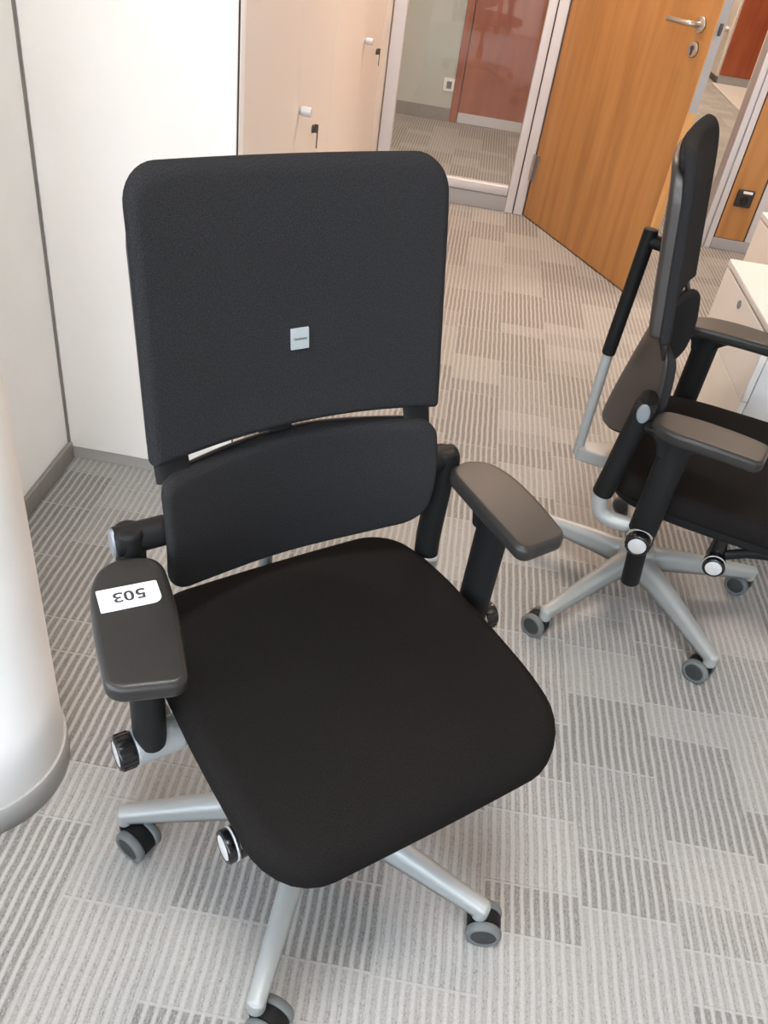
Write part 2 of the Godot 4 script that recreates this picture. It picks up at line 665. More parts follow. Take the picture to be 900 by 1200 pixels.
func carpet_block(len_: float) -> ArrayMesh:
	var w := 0.1667
	var g := 0.0009
	var top := [Vector2(g, g), Vector2(w - g, g), Vector2(w - g, len_ - g), Vector2(g, len_ - g)]
	var rim := [Vector2(0, 0), Vector2(w, 0), Vector2(w, len_), Vector2(0, len_)]
	var st := SurfaceTool.new()
	st.begin(Mesh.PRIMITIVE_TRIANGLES)
	var put := func(p: Vector2, y: float, n: Vector3) -> void:
		st.set_normal(n)
		st.set_tangent(Plane(1, 0, 0, 1))
		st.set_uv(Vector2(p.x / w, p.y / 0.5))
		st.add_vertex(Vector3(p.x, y, p.y))
	for q in [0, 1, 2, 0, 2, 3]:
		put.call(top[q], 0.0, Vector3.UP)
	for k in 4:
		var k2 := (k + 1) % 4
		var o: Vector2 = (rim[k] + rim[k2]) / 2 - Vector2(w, len_) / 2
		var n := Vector3(o.x, 0.0, o.y).normalized() * 0.6 + Vector3.UP * 0.8
		for q in [[top[k], 0.0], [rim[k2], -0.0022], [top[k2], 0.0], [top[k], 0.0], [rim[k], -0.0022], [rim[k2], -0.0022]]:
			put.call(q[0], q[1], n.normalized())
	return st.commit()


func build_carpet() -> void:
	var fl := struct("floor", box_mesh(Vector3(-3.1, -0.12, -13.2), Vector3(4.2, -0.0021, 2.35)), M.skirting_grey)
	var r := RandomNumberGenerator.new()
	r.seed = 20
	var lens := [0.085, 0.11, 0.14, 0.18, 0.24, 0.32]
	var meshes := []
	for l in lens:
		meshes.append(carpet_block(l))
	var near := []
	var rest := []
	var w := 0.1667
	for col in range(-21, 23):
		var x := 0.412 + col * w
		var z := 2.2 - r.randf() * 0.2
		var kind := r.randi() % 5
		while z > -13.1:
			var li := r.randi() % lens.size()
			z -= float(lens[li])
			var nk := r.randi() % 4
			kind = nk if nk != kind else 4
			var here := [col, x, z, li, kind, 0.0]
			if (x < -0.96 or x > 3.6) and z > -4.6:
				continue
			if z < -6.6 and x < 0.9:
				continue
			var seen := false
			for c in [Vector2(0, 0), Vector2(w, 0), Vector2(0, lens[li]), Vector2(w, lens[li])]:
				var p := to_pixel(Vector3(x + c.x, 0, z + c.y))
				if p.x > -10 and p.x < 910 and p.y > -10 and p.y < 1210:
					seen = true
			here[5] = Vector2(x + w / 2, z + float(lens[li]) / 2).length()
			if seen and z > -4.5:
				near.append(here)
			else:
				rest.append(here)
	near.sort_custom(func(a, b): return a[5] < b[5])
	while near.size() > 300:
		rest.append(near.pop_back())
	for b in near:
		var t := obj("carpet_tile", meshes[b[3]], M.carpet[b[4]], fl)
		t.position = Vector3(b[1], r.randf_range(-0.0007, 0.0), b[2])
	var sts := []
	for k in 5:
		var st := SurfaceTool.new()
		st.begin(Mesh.PRIMITIVE_TRIANGLES)
		sts.append(st)
	for b in rest:
		sts[b[4]].append_from(meshes[b[3]], 0, Transform3D(Basis(), Vector3(b[1], 0, b[2])))
	var am := ArrayMesh.new()
	for k in 5:
		sts[k].commit(am)
		am.surface_set_material(am.get_surface_count() - 1, M.carpet[k])
	var far := obj("carpet_field", am, null, fl)
	far.set_meta("kind", "stuff")


# ====================================================================== glazed partition and door
func build_partition() -> void:
	var z := FLOOR_Z_GLASS
	# glazed bay between the cabinets and the door
	var f := [span(Vector3(-0.455, 0, z - 0.05), Vector3(-0.392, 2.7, z + 0.003), 0.004)]
	var win := struct("window_1", finish(f), M.alu)
	obj("frame", finish([span(Vector3(0.237, 0, z - 0.05), Vector3(0.2785, 2.7, z + 0.003), 0.003)]), M.alu, win)
	obj("bottom_rail", finish([span(Vector3(-0.392, 0.078, z - 0.045), Vector3(0.237, 0.128, z - 0.001), 0.006)]), M.alu, win)
	obj("base_plate", finish([span(Vector3(-0.392, 0, z - 0.04), Vector3(0.237, 0.077, z - 0.006), 0.003)]), M.alu_grey, win)
	obj("top_rail", finish([span(Vector3(-0.392, 2.45, z - 0.05), Vector3(0.237, 2.7, z + 0.003), 0.004)]), M.alu, win)
	obj("pane", box_mesh(Vector3(-0.392, 0.128, z - 0.022), Vector3(0.237, 2.45, z - 0.014), 0.0005), M.glass, win)
	# door frame: dark joint, left jamb, right jamb with a groove, head
	struct("trim_2", box_mesh(Vector3(0.2785, 0, z - 0.04), Vector3(0.2835, 2.7, z - 0.004), 0.0005), M.gap)
	struct("trim_3", box_mesh(Vector3(0.2835, 0, z - 0.05), Vector3(0.331, 2.7, z + 0.003), 0.003), M.alu)
	struct("trim_10", box_mesh(Vector3(0.3312, 0, z - 0.05), Vector3(0.352, 2.15, z - 0.014), 0.001), M.seal)
	struct("trim_4", finish([span(Vector3(1.243, 0, z - 0.10), Vector3(1.272, 2.7, z + 0.003), 0.003), span(Vector3(1.272, 0, z - 0.10), Vector3(1.278, 2.7, z - 0.008), 0.001),
		span(Vector3(1.278, 0, z - 0.10), Vector3(1.309, 2.7, z + 0.003), 0.003)]), M.alu)
	struct("trim_5", box_mesh(Vector3(0.331, 2.15, z - 0.05), Vector3(1.243, 2.7, z + 0.003), 0.003), M.alu)
	# narrow wooden infill panel, then a second glazed bay
	struct("trim_6", box_mesh(Vector3(1.315, 0.058, z - 0.05), Vector3(1.463, 2.7, z + 0.001), 0.002), M.beech)
	struct("trim_7", box_mesh(Vector3(1.309, 0.05, z - 0.05), Vector3(1.469, 2.7, z - 0.002), 0.0005), M.gap)
	struct("baseboard_back", box_mesh(Vector3(1.309, 0, z - 0.05), Vector3(3.6, 0.056, z + 0.003), 0.003), M.alu_grey)
	var w2 := struct("window_2", finish([span(Vector3(1.469, 0.056, z - 0.05), Vector3(1.525, 2.7, z + 0.003), 0.003)]), M.alu)
	obj("bottom_rail", finish([span(Vector3(1.525, 0.056, z - 0.045), Vector3(3.6, 0.11, z - 0.001), 0.005)]), M.alu, w2)
	obj("top_rail", finish([span(Vector3(1.525, 2.45, z - 0.05), Vector3(3.6, 2.7, z + 0.003), 0.004)]), M.alu, w2)
	obj("pane", box_mesh(Vector3(1.525, 0.11, z - 0.022), Vector3(3.6, 2.45, z - 0.014), 0.0005), M.glass, w2)
	# black socket on the wooden panel
	var s := thing("power_socket", "black square power socket with a pale strip on the narrow wooden panel", "socket", Vector3(1.3875, 0.2635, z + 0.001))
	var o := round_poly([Vector2(-0.041, -0.041), Vector2(0.041, -0.041), Vector2(0.041, 0.041), Vector2(-0.041, 0.041)], [0.006], 3, 0.1)
	obj("cover", finish([pillow(o, 0.0, 0.011, 0.0, 0.004, flat_xy, 3, 2)]), M.shell, s)
	obj("socket_well", finish([moved(lathe([Vector2(0, 0), Vector2(0.021, 0), Vector2(0.021, 0.003), Vector2(0.018, 0.003), Vector2(0.017, -0.001 + 0.002), Vector2(0, 0.001)], 24), Transform3D(along(Vector3(0, 0, 1)), Vector3(0.002, -0.009, 0.0105)))]), M.gloss, s)
	obj("label_strip", finish([bx(Vector3(0.006, 0.03, 0.0115), Vector3(0.046, 0.012, 0.001), 0.0002)]), M.paper, s)


func build_door() -> void:
	var yaw := rad_to_deg(atan2(-0.886, 0.464))
	var d := Node3D.new()
	d.name = "door_1"
	add_child(d)
	d.position = Vector3(0.336, 0, -4.41)
	d.rotation_degrees.y = yaw
	d.set_meta("kind", "structure")
	d.set_meta("label", "open wooden door with a steel lever handle, swung into the room")
	# local: +x along the leaf away from the hinge, +z is the face the photograph shows
	obj("door_leaf", box_mesh(Vector3(0.004, 0.006, -0.044), Vector3(0.982, 2.12, 0.0), 0.0015), M.beech, d)
	obj("edge_band", box_mesh(Vector3(0.982, 0.006, -0.044), Vector3(0.985, 2.12, -0.0002), 0.0008), M.beech_edge, d)
	obj("lock_plate", box_mesh(Vector3(0.985, 0.74, -0.041), Vector3(0.9868, 1.30, -0.003), 0.0005), M.alu_grey, d)
	obj("latch", finish([span(Vector3(0.9868, 1.0, -0.027), Vector3(0.994, 1.04, -0.015), 0.002)]), M.dark_metal, d)
	for side in [1.0, -1.0]:
		var z0 := 0.0 if side > 0 else -0.044
		var turn := Transform3D(along(Vector3(0, 0, side)), Vector3(0.906, 1.02, z0))
		var rose := [Vector2(0, 0), Vector2(0.0265, 0), Vector2(0.0265, 0.006), Vector2(0.025, 0.0085), Vector2(0.012, 0.009), Vector2(0.0105, 0.012), Vector2(0, 0.012)]
		var h := obj("handle", finish([sweep(smooth_path([Vector3(0.906, 1.02, z0 + side * 0.008), Vector3(0.906, 1.02, z0 + side * 0.042), Vector3(0.893, 1.02, z0 + side * 0.056),
			Vector3(0.85, 1.019, z0 + side * 0.058), Vector3(0.80, 1.017, z0 + side * 0.055), Vector3(0.765, 1.014, z0 + side * 0.047)], 6), [Vector2(0.0095, 0.0095)], ring(16), 0.5)]), M.steel, d)
		obj("rose", finish([moved(lathe(rose, 32), turn)]), M.steel, h)
		var k := obj("lock_rosette", finish([moved(lathe(rose.slice(0, 4) + [Vector2(0.0, 0.009)], 32), Transform3D(turn.basis, Vector3(0.907, 0.94, z0)))]), M.steel, d)
		obj("key_cylinder", finish([moved(lathe([Vector2(0, 0), Vector2(0.009, 0), Vector2(0.009, 0.003), Vector2(0, 0.003)], 20), Transform3D(turn.basis, Vector3(0.907, 0.944, z0 + side * 0.0085))),
			bx(Vector3(0.907, 0.929, z0 + side * 0.0095), Vector3(0.009, 0.018, 0.004), 0.001)]), M.dark_metal, k)
	for y in [0.243, 1.9]:
		var hg := obj("hinge", finish([rod(Vector3(0.010, y - 0.062, 0.014), Vector3(0.010, y + 0.062, 0.014), 0.008, 0.2, 16)]), M.steel, d)
		obj("hinge_plate", finish([bx(Vector3(0.026, y, 0.0015), Vector3(0.03, 0.12, 0.003), 0.0005), bx(Vector3(0.010, y, 0.007), Vector3(0.004, 0.12, 0.012), 0.0005)]), M.steel, hg)


# ====================================================================== cabinets on the left
func build_cabinets() -> void:
	var xf := -0.4615
	var runs := [[-1.716, -2.851, [-1.776, -2.336, -2.851], "tall beige cabinet nearer the chair, with white end panel and key in its lock"],
		[-2.853, -4.16, [-2.853, -3.52, -4.16], "tall beige cabinet farther back, next to the glass partition"]]
	for r in runs:
		var z0: float = r[0]
		var z1: float = r[1]
		var doors: Array = r[2]
		var first: bool = z0 > -2.0
		var t := thing("cabinet", r[3], "cabinet", Vector3(-0.68, 0, (z0 + z1) / 2), 0.0, "tall cabinets along the left side")
		var o := Vector3(0.68, 0, -(z0 + z1) / 2)
		var body_z0 := -1.776 if first else z0
		obj("body", finish([span(Vector3(-0.889, 0.06, z1 + 0.001) + o, Vector3(xf - 0.024, 2.2, body_z0) + o)]), M.cab_edge, t)
		obj("plinth", finish([span(Vector3(-0.889, 0, z1 + 0.001) + o, Vector3(xf - 0.012, 0.06, body_z0) + o)]), M.skirting_grey, t)
		if first:
			obj("end_panel", finish([span(Vector3(-0.888, 0.036, -1.7235) + o, Vector3(xf, 2.2, z0) + o, 0.0015)]), M.laminate, t)
			obj("joint", finish([span(Vector3(-0.888, 0.036, -1.7415) + o, Vector3(xf - 0.0015, 2.2, -1.724) + o, 0.0005)]), M.gap, t)
			obj("edge_strip", finish([span(Vector3(-0.888, 0.036, -1.7755) + o, Vector3(xf, 2.2, -1.742) + o, 0.0015)]), M.laminate, t)
			obj("skirting", finish([span(Vector3(-0.888, 0, -1.77) + o, Vector3(xf - 0.004, 0.0355, z0 - 0.003) + o, 0.001)]), M.skirting_grey, t)
		for k in 2:
			var a: float = doors[k]
			var b: float = doors[k + 1]
			var dr := obj("door", finish([span(Vector3(xf - 0.022, 0.065, b + 0.0025) + o, Vector3(xf, 2.195, a - 0.0025) + o, 0.0035)]), M.cab_door, t)
			if k == 1:
				var kp := Vector3(xf, 0.79 if first else 0.80, a - 0.018) + o
				var prof := [Vector2(0, 0), Vector2(0.0085, 0), Vector2(0.0085, 0.004), Vector2(0.0118, 0.006), Vector2(0.0122, 0.008), Vector2(0.0122, 0.031), Vector2(0.0115, 0.0325), Vector2(0, 0.0328)]
				obj("knob", finish([moved(lathe(prof, 28), Transform3D(along(Vector3(1, 0, 0)), kp))]), M.alu, dr)
				var lp := Vector3(xf, 0.70 if first else 0.705, (-2.56 if first else -3.95)) + o
				obj("lock", finish([moved(lathe([Vector2(0, 0), Vector2(0.0115, 0), Vector2(0.0115, 0.005), Vector2(0.010, 0.0065), Vector2(0, 0.0065)], 24), Transform3D(along(Vector3(1, 0, 0)), lp))]), M.dark_metal, dr)
				obj("key", finish([bx(lp + Vector3(0.012, 0.002, 0), Vector3(0.012, 0.024, 0.003), 0.001), bx(lp + Vector3(0.016, -0.03, 0), Vector3(0.003, 0.044, 0.007), 0.001)]), M.dark_metal, dr)
	var fl := obj("filler_panel", finish([span(Vector3(-0.889, 0.0, -4.45), Vector3(xf + 0.002, 2.7, -4.163), 0.003)]), M.cab_door)
	fl.name = "trim_8"
	fl.set_meta("kind", "structure")


# ====================================================================== corridor
func build_corridor() -> void:
	struct("wall_corridor", finish([span(Vector3(-0.3, 0, -6.5), Vector3(1.0, 2.72, -6.351)), span(Vector3(-3.1, 0, -6.35), Vector3(-0.172, 2.72, -6.2)), span(Vector3(0.85, 0, -6.35), Vector3(1.2, 2.72, -6.2)), span(Vector3(-0.172, 2.2, -6.35), Vector3(0.85, 2.72, -6.2))]), M.corridor_wall)
	struct("wall_corridor_side", finish([span(Vector3(1.05, 0, -13.2), Vector3(1.2, 2.72, -6.35))]), M.corridor_wall)
	struct("wall_corridor_end", finish([span(Vector3(1.05, 0, -13.2), Vector3(4.2, 2.72, -13.05))]), M.corridor_wall)
	struct("wall_corridor_west", finish([span(Vector3(-3.1, 0, -6.2), Vector3(-2.95, 2.72, -4.46))]), M.corridor_wall)
	struct("wall_corridor_front", finish([span(Vector3(-3.1, 0, -4.46), Vector3(-1.042, 2.72, -4.36))]), M.corridor_wall)
	struct("wall_corridor_east", finish([span(Vector3(2.31, 0, -8.39), Vector3(2.46, 2.72, -6.2)), span(Vector3(2.31, 0, -6.2), Vector3(4.2, 2.72, -6.05)), span(Vector3(4.05, 0, -13.05), Vector3(4.2, 2.72, -4.46)), span(Vector3(3.75, 0, -4.56), Vector3(4.2, 2.72, -4.46))]), M.wall)
	struct("baseboard_corridor", box_mesh(Vector3(-2.95, 0, -6.2), Vector3(-0.172, 0.082, -6.188), 0.002), M.skirting)
	# far door facing the glass
	var d := Node3D.new()
	d.name = "door_2"
	add_child(d)
	d.position = Vector3(-0.172, 0, -6.2)
	d.set_meta("kind", "structure")
	d.set_meta("label", "reddish brown door across the corridor, seen through the glass")
	obj("frame", finish([span(Vector3(0, 0, -0.15), Vector3(0.05, 2.2, 0.012)), span(Vector3(0.97, 0, -0.15), Vector3(1.022, 2.2, 0.012)), span(Vector3(0.05, 2.13, -0.15), Vector3(0.97, 2.2, 0.012))]), M.cherry, d)
	obj("door_leaf", box_mesh(Vector3(0.056, 0.004, -0.045), Vector3(0.966, 2.126, 0.003), 0.002), M.cherry, d)
	obj("kick_plate", box_mesh(Vector3(0.056, 0.004, 0.003), Vector3(0.966, 0.068, 0.0055), 0.0008), M.alu, d)
	obj("handle", finish([rod(Vector3(0.9, 1.03, 0.003), Vector3(0.9, 1.03, 0.05), 0.01, 0.3, 16), rod(Vector3(0.905, 1.03, 0.05), Vector3(0.78, 1.03, 0.05), 0.0095, 0.4, 16)]), M.steel, d)
	# white plate on the corridor wall
	var s := thing("wall_switch", "small white wall plate with a grey centre, left of the brown corridor door", "switch", Vector3(-0.2105, 0.226, -6.2))
	var o := round_poly([Vector2(-0.037, -0.04), Vector2(0.037, -0.04), Vector2(0.037, 0.04), Vector2(-0.037, 0.04)], [0.006], 3, 0.1)
	obj("cover", finish([pillow(o, 0.0, 0.01, 0.0, 0.003, flat_xy, 3, 2)]), M.paper, s)
	obj("rocker", finish([bx(Vector3(0.003, 0, 0.011), Vector3(0.034, 0.044, 0.004), 0.001)]), M.cap_grey, s)
	# beyond the open door: beige cabinets, a recess with a pale floor and a brown panel
	var fc := thing("corridor_cabinet", "beige cabinet with a round knob far down the corridor past the open door", "cabinet", Vector3(2.6, 0, -11.4))
	obj("body", finish([span(Vector3(-0.21, 0.06, -1.6), Vector3(0.25, 2.2, 1.55))]), M.cab_edge, fc)
	obj("plinth", finish([span(Vector3(-0.2, 0, -1.6), Vector3(0.25, 0.06, 1.55))]), M.skirting, fc)
	for k in 3:
		var dr := obj("door", finish([span(Vector3(-0.235, 0.065, 1.55 - (k + 1) * 1.04 + 0.003), Vector3(-0.212, 2.195, 1.55 - k * 1.04 - 0.003), 0.003)]), M.cab_door, fc)
		if k == 0:
			obj("knob", finish([moved(lathe([Vector2(0, 0), Vector2(0.02, 0), Vector2(0.028, 0.03), Vector2(0.022, 0.04), Vector2(0, 0.041)], 20), Transform3D(along(Vector3(-1, 0, 0)), Vector3(-0.235, 0.475, 1.44)))]), M.alu, dr)
	var p := Node3D.new()
	p.name = "door_3"
	add_child(p)
	p.position = Vector3(2.39, 0, -9.82)
	p.set_meta("kind", "structure")
	p.set_meta("label", "dark brown panelled door in the recess at the corridor's far end")
	obj("door_leaf", box_mesh(Vector3(0.0, 0.09, -0.02), Vector3(1.66, 2.7, 0.02), 0.002), M.cherry, p)
	obj("kick_plate", box_mesh(Vector3(0.0, 0.0, -0.02), Vector3(1.66, 0.088, 0.012), 0.002), M.alu_grey, p)
	struct("trim_9", box_mesh(Vector3(2.33, 0.0, -9.80), Vector3(4.05, 0.012, -8.39), 0.002), M.white_lacquer)


# ====================================================================== column and pedestals
func build_column() -> void:
	var p := struct("pillar", finish([lathe([Vector2(0, 0.062), Vector2(0.145, 0.062), Vector2(0.145, 0.2), Vector2(0.145, 1.0), Vector2(0.145, 2.71), Vector2(0, 2.71)], 96)]), M.column)
	p.position = Vector3(-0.655, 0, -0.7975)
	p.set_meta("label", "round white pillar with a grey base ring at the left")
	obj("base_ring", finish([lathe([Vector2(0, 0), Vector2(0.1495, 0), Vector2(0.1495, 0.060), Vector2(0.1485, 0.0618), Vector2(0, 0.0618)], 96)]), M.skirting_grey, p)


func pedestal(at: Vector3, yaw: float, w: float, d: float, label: String) -> void:
	var t := thing("drawer_pedestal", label, "drawer unit", at, yaw, "white drawer pedestals by the right edge")
	# local: front towards +z, centred
	obj("body", finish([span(Vector3(-w / 2, 0.03, -d / 2), Vector3(w / 2, 0.552, d / 2 - 0.02))]), M.white_lacquer, t)
	obj("top", finish([span(Vector3(-w / 2 - 0.001, 0.5525, -d / 2), Vector3(w / 2 + 0.001, 0.572, d / 2), 0.003)]), M.white_lacquer, t)
	obj("plinth", finish([span(Vector3(-w / 2 + 0.02, 0, -d / 2 + 0.02), Vector3(w / 2 - 0.02, 0.03, d / 2 - 0.03))]), M.skirting_grey, t)
	var ys := [0.035, 0.205, 0.375, 0.549]
	for k in 3:
		var fr := obj("drawer", finish([span(Vector3(-w / 2 + 0.001, ys[k] + 0.0008, d / 2 - 0.0195), Vector3(w / 2 - 0.001, ys[k + 1] - 0.0008, d / 2 - 0.001), 0.002)]), M.drawer_front, t)
		if k == 2:
			obj("lock", finish([moved(lathe([Vector2(0, 0), Vector2(0.011, 0), Vector2(0.0105, 0.003), Vector2(0, 0.003)], 20), Transform3D(along(Vector3(0, 0, 1)), Vector3(-0.03, 0.522, d / 2 - 0.001)))]), M.cap_grey, fr)


func build_pedestals() -> void:
	pedestal(Vector3(0.795 + 0.29, 0, -2.20), -90.0, 0.49, 0.58, "white drawer pedestal with a small round lock, behind the side-on chair")
	pedestal(Vector3(1.02 + 0.29, 0, -2.755), -90.0, 0.49, 0.58, "white drawer pedestal at the right edge, below the wooden panel with a socket")


# ====================================================================== office chair
func make_chair(P: Dictionary) -> void:
	var t := thing("office_chair", P.label, "chair", P.at, P.yaw, "black office chairs")
	var L: float = P.lift
	var sect := PackedVector2Array()  # leg section: round crown on straight flanks
	for k in 13:
		sect.append(Vector2(cos(PI * k / 12), 0.35 + 0.65 * sin(PI * k / 12)))
	for q in [Vector2(-0.98, -0.4), Vector2(-0.88, -1.0), Vector2(0.88, -1.0), Vector2(0.98, -0.4)]:
		sect.append(q)

	# --- five-star base
	obj("base", finish([lathe([Vector2(0, 0.052), Vector2(0.036, 0.052), Vector2(0.044, 0.06), Vector2(0.045, 0.11), Vector2(0.040, 0.126), Vector2(0.034, 0.134), Vector2(0.0, 0.136)], 40)]), M.silver, t)
	obj("gas_column", finish([lathe([Vector2(0, 0.13), Vector2(0.027, 0.13), Vector2(0.027, 0.22), Vector2(0.025, 0.223), Vector2(0.015, 0.224), Vector2(0.015, 0.325 + L), Vector2(0, 0.325 + L)], 28)]), M.plastic, t)
	for k in 5:
		var world_a := deg_to_rad(float(P.leg0) + 72.0 * k)
		var dir := Vector3(cos(world_a), 0, sin(world_a)).rotated(Vector3.UP, -deg_to_rad(P.yaw))
		var path := []
		var rad := []
		for s in [[0.03, 0.097, 0.0225, 0.029], [0.10, 0.095, 0.0198, 0.026], [0.18, 0.087, 0.0170, 0.022], [0.26, 0.078, 0.0148, 0.0175], [0.322, 0.0715, 0.0135, 0.0145]]:
			path.append(dir * float(s[0]) + Vector3(0, s[1], 0))
			rad.append(Vector2(s[2], s[3]))
		var tip := dir * 0.311
		obj("leg", finish([sweep(path, rad, sect, 0.5), rod(tip + Vector3(0, 0.082, 0), tip + Vector3(0, 0.05, 0), 0.0138, 0.3, 20)]), M.silver, t)
		# caster: dark hood between two tyres
		var cs: Array = P.casters[k]
		var ax := Vector3(cs[0], 0, cs[1]).normalized().rotated(Vector3.UP, -deg_to_rad(P.yaw))
		var trail := Vector3(ax.z, 0, -ax.x)
		var hub := tip + trail * float(cs[2]) * 1.0 + Vector3(0, 0.029, 0)
		var B := along(ax)
		var hood := lathe([Vector2(0, -0.0105), Vector2(0.0262, -0.0105), Vector2(0.0272, -0.009), Vector2(0.0272, 0.009), Vector2(0.0262, 0.0105), Vector2(0, 0.0105)], 36)
		var c := obj("caster", finish([moved(hood, Transform3D(B, hub)), rod(tip + Vector3(0, 0.056, 0), tip + Vector3(0, 0.03, 0), 0.0105, 0.2, 16)]), M.plastic, t)
		for s in [1.0, -1.0]:
			var W := Transform3D(along(ax * s), hub)
			obj("tyre", finish([moved(lathe([Vector2(0, 0.0115), Vector2(0.0265, 0.0115), Vector2(0.0285, 0.0135), Vector2(0.029, 0.017), Vector2(0.0283, 0.022), Vector2(0.0258, 0.0256), Vector2(0.0222, 0.0262), Vector2(0.0208, 0.0245), Vector2(0, 0.0245)], 40), W)]), M.tyre, c)
			obj("wheel_cover", finish([moved(lathe([Vector2(0, 0.0235), Vector2(0.0203, 0.0235), Vector2(0.0197, 0.0252), Vector2(0.012, 0.0262), Vector2(0.006, 0.0255), Vector2(0, 0.0255)], 32), W)]), M.wheel, c)

	# --- mechanism under the seat
	var mo := round_poly([Vector2(-0.075, -0.13), Vector2(0.075, -0.13), Vector2(0.085, 0.12), Vector2(-0.085, 0.12)], [0.02], 4, 0.06)
	obj("mechanism", finish([pillow(mo, 0.305 + L, 0.372 + L, 0.012, 0.008, flat_xz, 3, 2)]), M.plastic, t)
	obj("cross_tube", finish([rod(Vector3(-0.285, 0.345 + L, -0.02), Vector3(-0.222, 0.345 + L, -0.02), 0.0245, 0.12, 32), rod(Vector3(-0.222, 0.345 + L, -0.02), Vector3(0.222, 0.345 + L, -0.02), 0.0238, 0.05, 32),
		rod(Vector3(0.222, 0.345 + L, -0.02), Vector3(0.285, 0.345 + L, -0.02), 0.0245, 0.12, 32)]), M.silver, t)

	# --- seat
	var so := round_poly([Vector2(-0.205, -0.205), Vector2(0.205, -0.205), Vector2(0.233, -0.08), Vector2(0.235, 0.10), Vector2(0.223, 0.268), Vector2(-0.223, 0.268), Vector2(-0.235, 0.10), Vector2(-0.233, -0.08)],
		[0.06, 0.06, 0.05, 0.08, 0.075, 0.075, 0.08, 0.05], 7, 0.025)
	var seat_fn := func(a: float, b: float, c: float) -> Vector3:
		var fall := maxf(0.0, b - 0.13) / 0.14
		var rear := maxf(0.0, -b - 0.10) / 0.11
		var bow := 0.006 * (1.0 - (a / 0.24) * (a / 0.24))
		return Vector3(a, c + L - 0.030 * fall * fall - 0.012 * rear * rear + bow, b + float(P.seat_dz) + (0.006 * (1.0 - (a / 0.23) * (a / 0.23)) if b > 0.2 else 0.0))
	var pan_fn := func(a: float, b: float, c: float) -> Vector3:
		var fall := maxf(0.0, b - 0.13) / 0.14
		return Vector3(a * 0.94, c + L - 0.022 * fall * fall, b * 0.95 + float(P.seat_dz))
	var seat := obj("seat", finish([pillow(so, 0.380, 0.431, 0.018, 0.024, seat_fn, 6, 8)]), M.seat_fabric, t)
	obj("seat_pan", finish([pillow(so, 0.358, 0.3825, 0.012, 0.004, pan_fn, 4, 5)]), M.plastic, seat)

	# --- upper back
	var bo := round_poly([Vector2(-0.207, 0.741), Vector2(0.207, 0.741), Vector2(0.2015, 1.066), Vector2(-0.2015, 1.066)], [0.010, 0.010, 0.040, 0.040], 8, 0.02)
	var back_z := func(a: float, b: float) -> float:
		var edge: float = -0.121 - (b - 0.741) * 0.176 - 0.10 * maxf(0.0, b - 0.98) * maxf(0.0, b - 0.98) / 0.1
		return edge + float(P.back_dz) - float(P.back_tilt) * (b - 0.741) - 0.017 * (1.0 - (a / 0.205) * (a / 0.205))
	var back_fn := func(a: float, b: float, c: float) -> Vector3:
		# the lower edge arches up towards the middle a little, the top edge crowns
		var q := 1.0 - (a / 0.205) * (a / 0.205)
		var low: float = clampf((0.80 - b) / 0.06, 0.0, 1.0)
		return Vector3(a, b + float(P.back_dy) + 0.012 * q * low - 0.002 * q * clampf((b - 1.0) / 0.075, 0.0, 1.0), back_z.call(a, b) + c)
	var back := obj("backrest", finish([pillow(bo, -0.022, 0.0, 0.006, 0.014, back_fn, 5, 8)]), M.fabric, t)
	var sh := round_poly([Vector2(-0.202, 0.746), Vector2(0.202, 0.746), Vector2(0.1985, 1.041), Vector2(-0.1985, 1.041)], [0.012, 0.012, 0.06, 0.06], 7, 0.022)
	obj("back_shell", finish([pillow(sh, -0.042, -0.0155, 0.009, 0.003, back_fn, 4, 7)]), M.shell, back)
	var roll := round_poly([Vector2(-0.190, 1.026), Vector2(0.190, 1.026), Vector2(0.1945, 1.060), Vector2(-0.1945, 1.060)], [0.012, 0.012, 0.03, 0.03], 6, 0.02)
	obj("top_roll", finish([pillow(roll, -0.030, -0.010, 0.012, 0.010, back_fn, 5, 3)]), M.fabric, back)
	if P.number:
		var bt := Basis.from_euler(Vector3(atan(-0.176) * -1.0 * -1.0, 0, 0))
		var tz: float = back_z.call(-0.006, 0.866)
		var tg := obj("logo_tag", finish([bx(Vector3.ZERO, Vector3(0.0245, 0.0265, 0.003), 0.0008)]), M.tag, back)
		tg.transform = Transform3D(bt, Vector3(-0.006, 0.866 + float(P.back_dy), tz + 0.001))
		var tm := TextMesh.new()
		tm.text = "Steelcase"
		tm.font = font("Droid Sans")
		tm.font_size = 32
		tm.pixel_size = 0.0185 / 138.0
		tm.depth = 0.0004
		var tx := obj("tag_lettering", tm, M.ink, back)
		tx.transform = Transform3D(bt, Vector3(-0.006, 0.866 + float(P.back_dy), tz + 0.001) + bt.z * 0.0017)

	# --- lumbar cushion: deeper in the middle, its belly hanging behind the seat
	var lo := round_poly([Vector2(-0.2, 0.560), Vector2(-0.11, 0.552), Vector2(0.11, 0.552), Vector2(0.2, 0.560), Vector2(0.205, 0.64), Vector2(0.2, 0.727), Vector2(0.0, 0.736), Vector2(-0.2, 0.727)],
		[0.035, 0.03, 0.03, 0.035, 0.03, 0.022, 0.05, 0.022], 6, 0.02)
	var lum_fn := func(a: float, b: float, c: float) -> Vector3:
		var q := 1.0 - (a / 0.205) * (a / 0.205)
		var h := clampf((0.74 - b) / 0.18, 0.0, 1.4)
		var bulge := 0.012 * sin(PI * clampf((b - 0.55) / 0.19, 0.0, 1.0))
		return Vector3(a, b + float(P.back_dy) - h * q * (0.016 + float(P.lum_belly)), -0.118 + h * 0.016 + bulge + float(P.lum_dz) - q * (0.038 + 0.004 * h + float(P.lum_belly) * (1.0 - (1.0 - h) * (1.0 - h))) + c)
	var lum := obj("lumbar_support", finish([pillow(lo, -0.014, 0.006, 0.006, 0.012, lum_fn, 5, 7)]), M.fabric, t)
